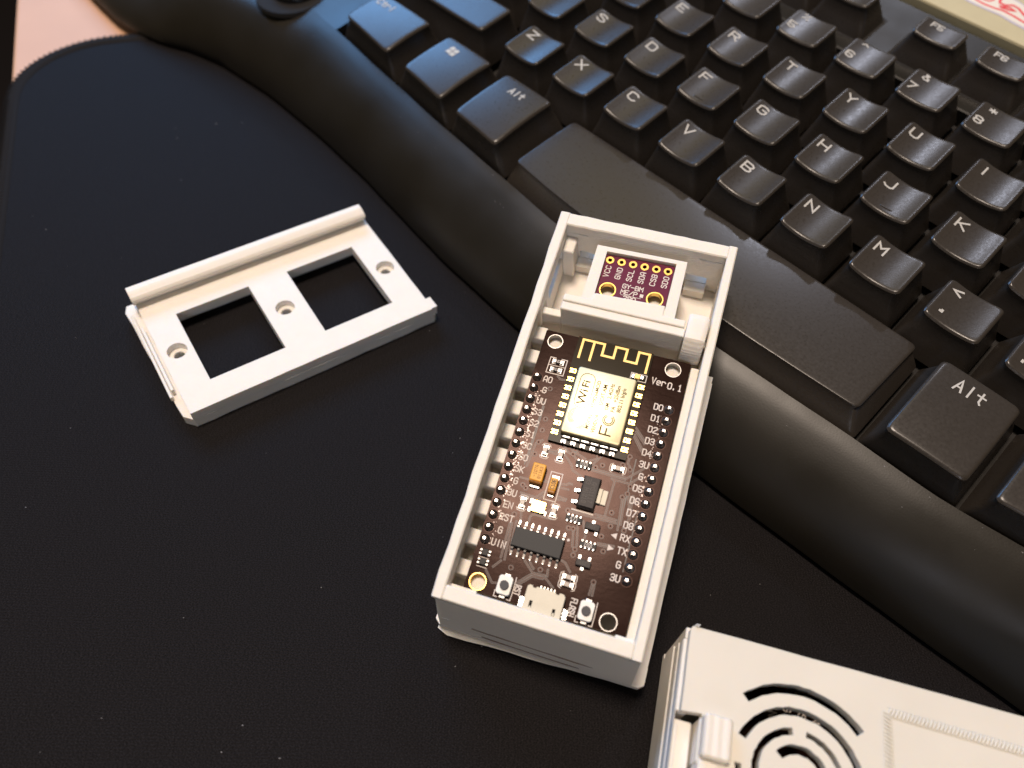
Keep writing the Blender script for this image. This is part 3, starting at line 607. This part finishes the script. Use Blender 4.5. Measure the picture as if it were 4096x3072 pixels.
    for x, y in VI: inst(vme, 'via', b, (x, y, 0))
    # --- radio module
    wm = MB(); plate(wm, [(6.1, -13.0), (22.2, -13.0), (22.2, 11.2), (6.1, 11.2)], [], .02, .85); w_ = wm.build('wifi_module', MPCB, b, bevel=.05)
    m = MB(); m.ribbon([(7.2, 6.4), (7.2, 10.7), (11.8, 10.7), (11.8, 8.05), (14.3, 8.05), (14.3, 10.7), (16.7, 10.7), (16.7, 8.05), (19.2, 8.05), (19.2, 10.75), (21.5, 10.75), (21.5, 6.5)], .5, .87); m.ribbon([(9.6, 10.4), (9.6, 6.3)], .5, .875)
    m.build('antenna_trace', GOLDP, w_)
    m = MB(); rg = []
    for ins, z in ((-.05, .86), (-.05, 2.5), (.05, 2.72), (.22, 2.8)): rg.append([(x, y, z) for x, y in rrect(8.2+ins, 20.3-ins, -11.1+ins, 3.6-ins, .5-ins*.5, 3)])
    m.loft(rg); m.build('metal_shield', SHIELD, w_, smooth=True)
    m = MB(); Z = 2.82; up = pi/2
    m.ribbon([(x, y) for x, y in rrect(9.15, 12.2, -5.3, 2.4, 1.35, 6)], .13, Z, closed=True)
    text_mb(m, 'Wi', 10.65, -2.85, 2.6, Z, up, sx=1.05, off=.03); m.prism([(9.75, -1.35), (11.6, -1.35), (11.6, 1.9), (9.75, 1.9)], Z-.01, Z+.004) if False else None
    text_mb(m, 'Fi', 10.65, .05, 2.2, Z+.003, up, sx=1.1, off=.03)
    for s_, x, y, sz in (('ESP8266MOD', 13.1, -1.6, 1.05), ('DOIT.AM', 14.55, -1.4, 1.15), ('ISM   2.4GHz', 15.9, -1.5, 1.1), ('PA   +25dBm', 17.2, -1.6, 1.1), ('802.11 b/g/n', 18.4, -1.6, 1.1), ('MODEL', 13.15, -7.7, 1.0), ('VENDOR', 14.5, -7.8, 1.0)): text_mb(m, s_, x, y, sz*1.05, Z, up, sx=.95, off=.022)
    text_mb(m, 'DOIT', 12.2, -7.0, .85, Z, up)
    for k in range(4): m.ribbon([(10.4+(1.6-.28*k)*cos(a), -7.2+(1.8-.2*k)*sin(a)) for a in [radians(100+k*8+18*j) for j in range(9)]], .09, Z+.002*k)
    for k in range(3): m.ribbon([(11.6+(1.4-.3*k)*cos(a), -8.3+(1.3-.25*k)*sin(a)) for a in [radians(-110+k*8+15*j) for j in range(8)]], .09, Z+.002*k)
    # FCC-like mark: F and two nested C
    m.ribbon([(18.0, -9.6), (15.8, -9.6), (15.8, -7.9)], .32, Z); m.ribbon([(17.0, -9.6), (17.0, -8.3)], .32, Z+.003)
    for r in (1.15, .8): m.ribbon([(16.9+r*cos(a), -6.4+r*sin(a)) for a in [radians(-235+ j*22) for j in range(14)]], .2, Z+.006)
    m.build('shield_engraving', ENGR, w_)
    pm_ = MB(); pm_.box(-.75, .6, -.48, .48, .86, .93); pm_.cyl(.22, 0, .931, .935, .24, n=14, mi=1); pm_.cyl(-.75, 0, .932, .936, .22, n=12, mi=1); pme = pm_.mesh('module_pad', [GOLD, HOLE_SHADE])
    for y in [3.04-2.0*i for i in range(8)]: inst(pme, 'module_pad', w_, (7.0, y, 0)); inst(pme, 'module_pad', w_, (21.35, y+.05, 0), pi)
    pb = MB(); pb.box(-.48, .48, -.55, .35, .86, .93); pb.cyl(0, -.55, .932, .936, .22, n=12, mi=1); pbe = pb.mesh('module_pad', [TIN, HOLE_SHADE])
    for i in range(6): inst(pbe, 'module_pad', w_, (9.2+2.0*i, -12.3, 0))
    for x, y in ((9.3, 4.3), (11.1, 4.4), (12.6, 4.3), (14.2, 4.35), (15.7, 4.3), (17.2, 4.4)): MB().cyl(x, y, .86, .875, .14, n=10).build('module_via', HOLE_SHADE, w_)
    m = MB(); m.box(8.6, 20.0, -12.0, -11.3, .86, 1.5, c=.1); m.build('shield_skirt', CHIP, w_)
    for i in range(6): MB().box(8.9+1.95*i, 10.3+1.95*i, -11.75, -11.5, 1.45, 1.56).build('skirt_tab', TIN, w_)
    m = MB(); m.ribbon([(20.4, 4.3), (22.0, 4.3), (22.0, 5.85), (20.5, 5.85)], .16, .88); m.ribbon([(20.0, 5.85), (18.75, 5.85), (18.75, 4.6)], .16, .884); m.build('led_outline', SILK, w_)
    m = MB(); m.box(18.9, 19.6, 4.6, 5.5, .86, 1.35, 0, .1); m.box(19.6, 20.7, 4.5, 5.6, .86, 1.5, 1, .08); m.box(20.7, 21.5, 4.6, 5.5, .86, 1.35, 0, .1); m.build('indicator_led', [SOLD, GOLDP], w_)
    # --- passives
    def chip2(x, y, l, w2, h, ang, body, name='ceramic_capacitor', outline=True, txt=None, txm=None):
        m = MB(); e = l*.28
        m.box(-l/2-.25, -l/2+e, -w2/2-.12, w2/2+.12, .02, .12, 1); m.box(l/2-e, l/2+.25, -w2/2-.12, w2/2+.12, .02, .12, 1)
        m.box(-l/2, -l/2+e, -w2/2, w2/2, .1, h, 1, .08); m.box(l/2-e, l/2, -w2/2, w2/2, .1, h, 1, .08); m.box(-l/2+e, l/2-e, -w2/2+.02, w2/2-.02, .1, h-.02, 0, .04)
        if txt: letters(m, txt, 0, 0, w2*.55, .1, h-.01, rot=0, asp=.9, mi=2)
        o = m.build(name, [body, TIN, SILK], b, loc=(x, y, 0)); o.rotation_euler = (0, 0, ang)
        if outline:
            s_ = MB()
            for sg in (-1, 1): s_.ribbon([(sg*(l/2+.1), -w2/2-.45), (sg*(l/2+.55), -w2/2-.2), (sg*(l/2+.65), 0), (sg*(l/2+.55), w2/2+.2), (sg*(l/2+.1), w2/2+.45)], .16, .02)
            s_.build('print_outline', SILK, o)
        return o
    chip2(6.2, -15.2, 1.9, .95, .85, pi/2, CERA); chip2(9.45, -15.3, 1.9, .95, .85, pi/2, CERA); chip2(21.1, -14.9, 2.0, .95, .85, 0, CERA)
    chip2(4.9, -26.7, 1.9, .95, .75, pi/2, CERA); chip2(11.3, -26.6, 1.9, .95, .75, pi/2, CERA)
    chip2(17.45, -38.0, 2.0, .9, .8, 0, CERA); chip2(17.5, -39.35, 2.0, .9, .8, 0, CERA)
    chip2(3.3, 4.45, 2.0, .9, .5, pi, CHIP, 'resistor', False, '224'); chip2(3.3, 2.55, 2.0, .9, .5, pi, CHIP, 'resistor', False, '010')
    m = MB(); m.ribbon([(1.35, 1.65), (5.1, 1.65), (5.1, 5.3), (3.9, 5.3)], .2, .02); m.ribbon([(2.6, 5.3), (1.45, 5.3), (1.4, 1.9)], .2, .024); m.ribbon([(1.5, 3.5), (5.0, 3.5)], .16, .028); m.build('resistor_outline', SILK, b)
    # resistor networks
    for x, y, s_ in ((14.4, -15.95, '103'), (15.45, -27.05, '471'), (19.35, -31.2, '103')):
        m = MB(); m.box(-1.6, 1.6, -.55, .55, .1, .6, 0, .06)
        for k in range(4):
            for sg in (-1, 1): m.box(-1.4+.8*k, -1.02+.8*k, sg*.62-.22, sg*.62+.22, .02, .64, 1, .05); m.box(-1.4+.8*k, -1.0+.8*k, sg*.98-.15, sg*.98+.15, .02, .06, 3)
        letters(m, s_, 0, 0, .7, .11, .615, asp=.75, mi=2, gap=.3); m.build('resistor_network', [CHIP, TIN, SILK, TRC], b, loc=(x, y, 0))
    # tantalum capacitors
    m = MB(); m.box(-1.3, 1.3, -1.65, 2.0, .25, 1.95, 0, .16); m.box(-1.3, 1.3, -2.05, -1.6, .25, 1.93, 1, .16); o = m.build('tantalum_capacitor', [TANT, TANTB], b, loc=(6.25, -20.5, 0))
    m = MB(); m.box(-1.0, 1.0, 1.9, 2.3, .02, .9, c=.08); m.box(-1.05, 1.05, -2.75, -1.95, .02, .5, c=.1); m.build('terminal', TIN, o)
    m = MB(); letters(m, '-107A', -.5, .3, .62, .1, 1.96, rot=pi/2, asp=.8, gap=.3); letters(m, '811K3', .5, .15, .62, .1, 1.96, rot=pi/2, asp=.8, gap=.3); m.build('capacitor_print', TANTP, o)
    m = MB(); m.box(-.72, .72, -1.1, 1.5, .25, 1.55, 0, .14); m.box(-.72, .72, -1.65, -1.05, .25, 1.53, 1, .14); o = m.build('tantalum_capacitor', [TANT, TANTB], b, loc=(9.8, -21.9, 0))
    m = MB(); m.box(-.7, .7, 1.5, 2.25, .02, .16); m.box(-.65, .65, -2.2, -1.6, .02, .4, c=.08); m.build('terminal', TIN, o)
    m = MB(); letters(m, 'C106', 0, .1, .8, .13, 1.56, rot=pi/2, asp=.62, gap=.22); m.build('capacitor_print', DARKP, o)
    m = MB(); m.ribbon([(-1.2, -2.85), (1.2, -2.85), (1.15, 2.95), (-1.2, 2.95)], .2, .02, closed=True); m.build('print_outline', SILK, o)
    # regulator
    m = MB(); rg = []
    for ins, z in ((.0, .25), (0, 1.0), (.28, 1.75)): rg.append([(x, y, z) for x, y in R4(-1.75+ins, 1.75-ins, -3.25+ins, 3.25-ins)])
    m.loft(rg); o = m.build('voltage_regulator', REG, b, loc=(16.95, -21.4, 0))
    for yy in (2.35, .05, -2.25):
        m = MB(); m.box(-3.0, -2.2, yy-.38, yy+.38, .03, .3, c=.06); m.box(-2.4, -1.7, yy-.36, yy+.36, .25, .85, c=.08); m.build('regulator_lead', TIN, o)
    m = MB(); m.box(1.7, 2.5, -1.5, 1.5, .3, .9, c=.06); m.box(2.5, 3.6, -1.5, 1.5, .03, .45, c=.08); m.build('regulator_tab', STEEL, o)
    m = MB(); letters(m, 'AMS1117', .55, 0, .85, .12, 1.76, rot=-pi/2, asp=.75, gap=.22); letters(m, '33 H1818', -.6, .1, .85, .12, 1.76, rot=-pi/2, asp=.75, gap=.25); m.build('regulator_print', CHIPT, o)
    m = MB(); m.ribbon([(-2.4, -3.75), (1.7, -3.75)], .32, .02); m.build('print_outline', SILK, o)
    # crystal
    m = MB(); m.box(-1.45, 1.45, -1.2, 1.2, .02, .6, 0, .1); o = m.build('crystal_oscillator', GOLD, b, loc=(8.15, -26.65, 0))
    m = MB(); m.prism(rrect(-1.25, 1.25, -1.02, 1.02, .35), .6, .72); m.build('crystal_lid', XTALM, o, bevel=.05)
    m = MB(); m.box(-1.9, -1.4, .4, 1.3, .02, .1); m.box(-1.9, -1.4, -1.3, -.4, .02, .1); m.box(1.4, 1.8, -1.3, -.5, .02, .1); m.build('terminal', TIN, o)
    # serial chip
    m = MB(); rg = []
    for ins, z in ((.12, .15), (0, .8), (.12, 1.55), (.2, 1.6)): rg.append([(x, y, z) for x, y in R4(-4.95+ins, 4.95-ins, -1.95+ins, 1.95-ins)])
    m.loft(rg); m.ring(4.1, 1.0, 1.601, 1.606, .26, .32, 18); o = m.build('serial_chip', CHIP, b, loc=(10.1, -33.55, 0))
    lm = MB(); pr = [(1.85, .85), (2.25, .8), (2.5, .45), (2.65, .22), (3.3, .16), (3.3, .03), (2.5, .06), (2.3, .4), (2.1, .65), (1.85, .68)]
    lm.loft([[(x, y, z) for y, z in pr] for x in (-.21, .21)]); lm.cyl(0, 3.35, .02, .14, .27, .15, 12); lme = lm.mesh('chip_leg', TIN, True)
    for i in range(8): inst(lme, 'chip_leg', o, (-4.5+1.284*i, 0, 0)); inst(lme, 'chip_leg', o, (-4.5+1.284*i, 0, 0), pi)
    MB().cyl(15.5, -31.2, .01, .03, .28, n=16).build('pin_one_dot', SILK, b)
    # transistors
    for x, y, fl in ((19.3, -27.6, 1), (19.4, -34.75, -1)):
        m = MB(); m.box(-1.45, 1.45, -.65, .65, .2, 1.0, 0, .1); m.box(-.35, .35, fl*.6 if fl > 0 else -1.35, fl*.6+.75 if fl > 0 else -.6, .02, .4, 1, .06)
        for sx_ in (-.95, .95):
            m.box(sx_-.3, sx_+.3, -1.5 if fl > 0 else .6, -.6 if fl > 0 else 1.5, .02, .4, 1, .06)
        letters(m, 'J3Y', 0, 0, .65, .09, 1.01, rot=pi, asp=.8, mi=2); m.build('transistor', [REG, TIN, CHIPT], b, loc=(x, y, 0))
    for x, y in ((.85, -38.0), (.95, -39.8)):
        m = MB(); m.box(-.65, .65, -.65, .65, .1, .7, 0, .1)
        for yy in (-.35, .35): m.box(.6, 1.15, yy-.2, yy+.2, .02, .35, 1, .05); m.box(-1.1, -.6, yy-.2, yy+.2, .02, .35, 1, .05)
        m.ribbon([(-1.0, -1.0), (1.0, -1.0)], .12, .02, 2); m.build('small_transistor', [CHIP, TIN, SILK], b, loc=(x, y, 0))
    # push buttons
    for x, y, s_, tx in ((6.4, -42.9, 'RST', 2.45), (22.2, -43.0, 'FLASH', -2.6)):
        m = MB(); m.prism([(-1.0, -1.75), (1.0, -1.75), (1.35, -1.4), (1.35, 1.4), (1.0, 1.75), (-1.0, 1.75), (-1.35, 1.4), (-1.35, -1.4)], .1, 1.45); o = m.build('push_button', WCER, b, loc=(x, y, 0), bevel=.08)
        MB().cyl(0, -.05, 1.44, 1.95, .88, .85, 28).build('plunger', BTN, o, smooth=True)
        m = MB(); m.box(-.6, .6, 1.7, 2.3, .02, .5, c=.08); m.box(-.6, .6, -2.35, -1.7, .02, .5, c=.08); m.build('terminal', TIN, o)
        m = MB(); m.ribbon([(1.0, -2.3), (1.65, -2.3), (1.7, -.8), (1.65, 2.1)], .16, .02); m.ribbon([(-1.0, -2.3), (-1.6, -2.3), (-1.65, -1.2)], .16, .02); m.build('print_outline', SILK, o)
        m = MB(); letters(m, s_, tx, -.1 if s_ == 'RST' else 0, 1.1, .2, .02, rot=-pi/2, asp=.62, gap=.2); m.build('button_label', SILK, o)
    # usb socket
    m = MB(); out = [(-3.6, -2.6), (3.6, -2.6), (3.6, 2.0), (3.2, 2.35), (2.5, 2.35), (2.4, 2.0), (1.8, 2.0), (1.7, 2.3), (-1.9, 2.3), (-2.0, 2.0), (-2.6, 2.0), (-2.7, 2.35), (-3.3, 2.35), (-3.6, 2.0)]
    plate(m, out, [R4(-2.5, -1.95, -1.6, -.35)[::-1], R4(1.95, 2.5, -1.9, -.65)[::-1]], 2.2, 2.5); m.box(-3.55, 3.55, -2.55, 1.95, .2, 2.0, 1); m.box(-3.6, -3.3, -2.6, 2.0, .1, 2.2); m.box(3.3, 3.6, -2.6, 2.0, .1, 2.2); m.box(-3.3, 3.3, 1.7, 2.0, .1, 2.2)
    o = m.build('usb_socket', [STEEL, HOLE_SHADE], b, loc=(14.35, -43.9, 0), bevel=.1)
    for sx_ in (-1, 1):
        MB().box(sx_*4.2-.55, sx_*4.2+.55, -1.9, .2, .02, .45, c=.12).build('anchor_tab', SOLD, o)
    for sx_ in (-2.22, 2.22): MB().box(sx_-.2, sx_+.2, -1.9, -1.3, 2.15, 2.4, c=.06).build('spring_tongue', STEEL, o)
    for k in range(5): MB().box(-1.35+.65*k-.13, -1.35+.65*k+.13, 2.3, 3.0, .02, .14).build('solder_foot', TIN, o)
    m = MB(); letters(m, 'Ver', 24.6, 5.6, 1.35, .24, .02, asp=.8, gap=.25); letters(m, 'O.1', 28.0, 5.3, 1.35, .24, .024, asp=.8, gap=.25); m.build('version_print', SILK, b)
    return b
micro_board(BM, 'dark brown microcontroller board with a shiny metal radio shield, in the open case')

# ------------------------------------------------------------ closed case at the lower right
LM = Matrix(((0.9678, 0.2515, 0, 30.8*S), (-0.2515, 0.9678, 0, -69.0*S), (0, 0, 1, 24.0*S), (0, 0, 0, 1)))
cc = thing('closed_case', 'cream white printed case with its lid on and curved vent slots, lower right corner', 'case', LM)
def arc(cx, cy, r0, r1, a0, a1, n=22, jit=.09):
    A = [radians(a0+(a1-a0)*i/n) for i in range(n+1)]
    o_ = [(cx+(r1+random.uniform(-jit, jit))*cos(a), cy+(r1+random.uniform(-jit, jit))*sin(a)) for a in A]; i_ = [(cx+(r0+random.uniform(-jit, jit))*cos(a), cy+(r0+random.uniform(-jit, jit))*sin(a)) for a in A]
    return o_+i_[::-1]
CX, CY = 19.5, -20.1
arcs = [arc(CX, CY, 13.1, 14.7, 132, 44), arc(CX, CY, 9.6, 10.95, 157, -35, 34), arc(CX, CY, 6.55, 7.7, 100, 215, 20), arc(CX, CY, 6.7, 7.65, 82, -40, 20), arc(CX, CY, 3.6, 5.1, 140, 30, 14), arc(CX, CY, 9.4, 10.4, 181, 215, 8), circ(CX-.6, CY-.4, 1.7, 18), arc(CX, CY, 13.1, 14.6, -120, -60, 14)]
m = MB(); lid = wob([(-.35, -14.8), (3.2, -14.4), (3.2, -39.4), (88, -39.4), (88, 0), (0, 0), (-.3, -.6)], .04)
plate(m, lid, [a if a[0] else a for a in arcs], -1.8, 0); m.build('lid', PLAL, cc, bevel=.12)
m = MB(); m.box(-.7, 88.2, -1.9, .2, -18.6, -1.81, c=.15); m.box(-.9, 1.2, -14.4, -1.9, -18.6, -1.9, c=.12); m.box(-.7, 88.2, -39.6, -37.6, -18.6, -1.81); m.box(86.2, 88.2, -37.6, -1.9, -18.6, -1.81)
m.box(-.8, 88.2, -39.6, .2, -20.2, -18.61); m.build('shell', PLA, cc)
m = MB()
for k, (z0, z1, xo) in enumerate(((-4.2, -1.9, -1.05), (-7.6, -4.7, -1.15), (-11.5, -7.9, -1.35), (-18.5, -12, -1.1))): m.box(xo, -.85, -39 if k != 2 else -30, -2.2+.3*k, z0, z1, c=.08)
m.box(-1.0, 2.4, -37.5, -15.4, -18.6, -3.4, c=.15); m.box(-.95, -.2, -37, -16.5, -3.4, -2.2, c=.1)
m.build('end_wall', PLA, cc)
m = MB(); m.box(3.2, 7.9, -21.3, -14.5, -1.0, 2.3, c=.35); m.build('latch_tongue', PLAS, cc)
m = MB(); m.box(3.1, 6.6, -30.0, -21.5, -4.0, .6, c=.3); m.box(2.9, 4.2, -22, -15.0, -9, -.2, c=.2); m.build('latch_arm', PLA, cc)
# raised rope-like border of the rectangular field
m = MB()
fr = [(34.0, -39), (34.0, -5.6), (58.5, -5.9), (58.5, -39)]
for a, b_ in zip(fr, fr[1:]):
    a = Vector(a); b_ = Vector(b_); d = (b_-a).normalized(); nr = Vector((-d.y, d.x)); L = (b_-a).length; k = int(L/.62)
    for j in range(k):
        p = a+d*(j+.5)*L/k; q0 = p-nr*.62-d*.28; q1 = p+nr*.62+d*.28
        m.tube([(q0.x, q0.y, .02), (p.x, p.y, .2), (q1.x, q1.y, .02)], .26, 5)
    for sg in (-1, 1): m.tube([(*(a+nr*sg*.8), -.02), (*(b_+nr*sg*.8), -.02)], .12, 5)
m.build('lid_border', PLAL, cc, smooth=True, kind='stuff')
m = MB(); 
for k in range(6): m.cyl(.7+random.uniform(-.5, .5), .1+random.uniform(-.15, .3), -.1, random.uniform(.1, .5), .2, .12, 6)
m.build('plastic_burr', PLA, cc)
micro_board(LM @ Matrix(((0, 1, 0, 53*S), (-1, 0, 0, -5.0*S), (0, 0, 1, -8*S), (0, 0, 0, 1))), 'dark circuit board glimpsed through the vent slots of the closed case', full=False)

# ------------------------------------------------------------ lint on the pad and keyboard
m = MB()
for k in range(90):
    x, y = random.uniform(-165, 110), random.uniform(-110, 120); r = random.choice((.06, .08, .1, .12, .16)); 
    P = [(x+r*random.uniform(.6, 1.8)*cos(t), y+r*random.uniform(.5, 1.3)*sin(t)) for t in (0, 1.3, 2.4, 3.6, 5.0)]
    if (Vector((x, y))-c0).dot(uE) < 8 or (Vector((x, y))-c0).dot(vE) < 8: continue
    m.prism(P, .01, .01+r)
tag(m.build('lint', LINT), 'pale specks of lint scattered over the black mouse pad', 'lint')['kind'] = 'stuff'
m = MB()
for k in range(150):
    x = random.uniform(-150, 140); y = interp(x, YR)-random.uniform(.5, 6); r = random.choice((.07, .09, .14))
    m.prism([(x+r*random.uniform(.6, 1.8)*cos(t), y+r*random.uniform(.5, 1.2)*sin(t)) for t in (0, 1.3, 2.4, 3.6, 5.0)], -11.9+ (y-interp(x, YR)+7)*.35, -11.9+(y-interp(x, YR)+7)*.35+.25)
m.build('dust_specks', LINT, kb, kind='stuff')
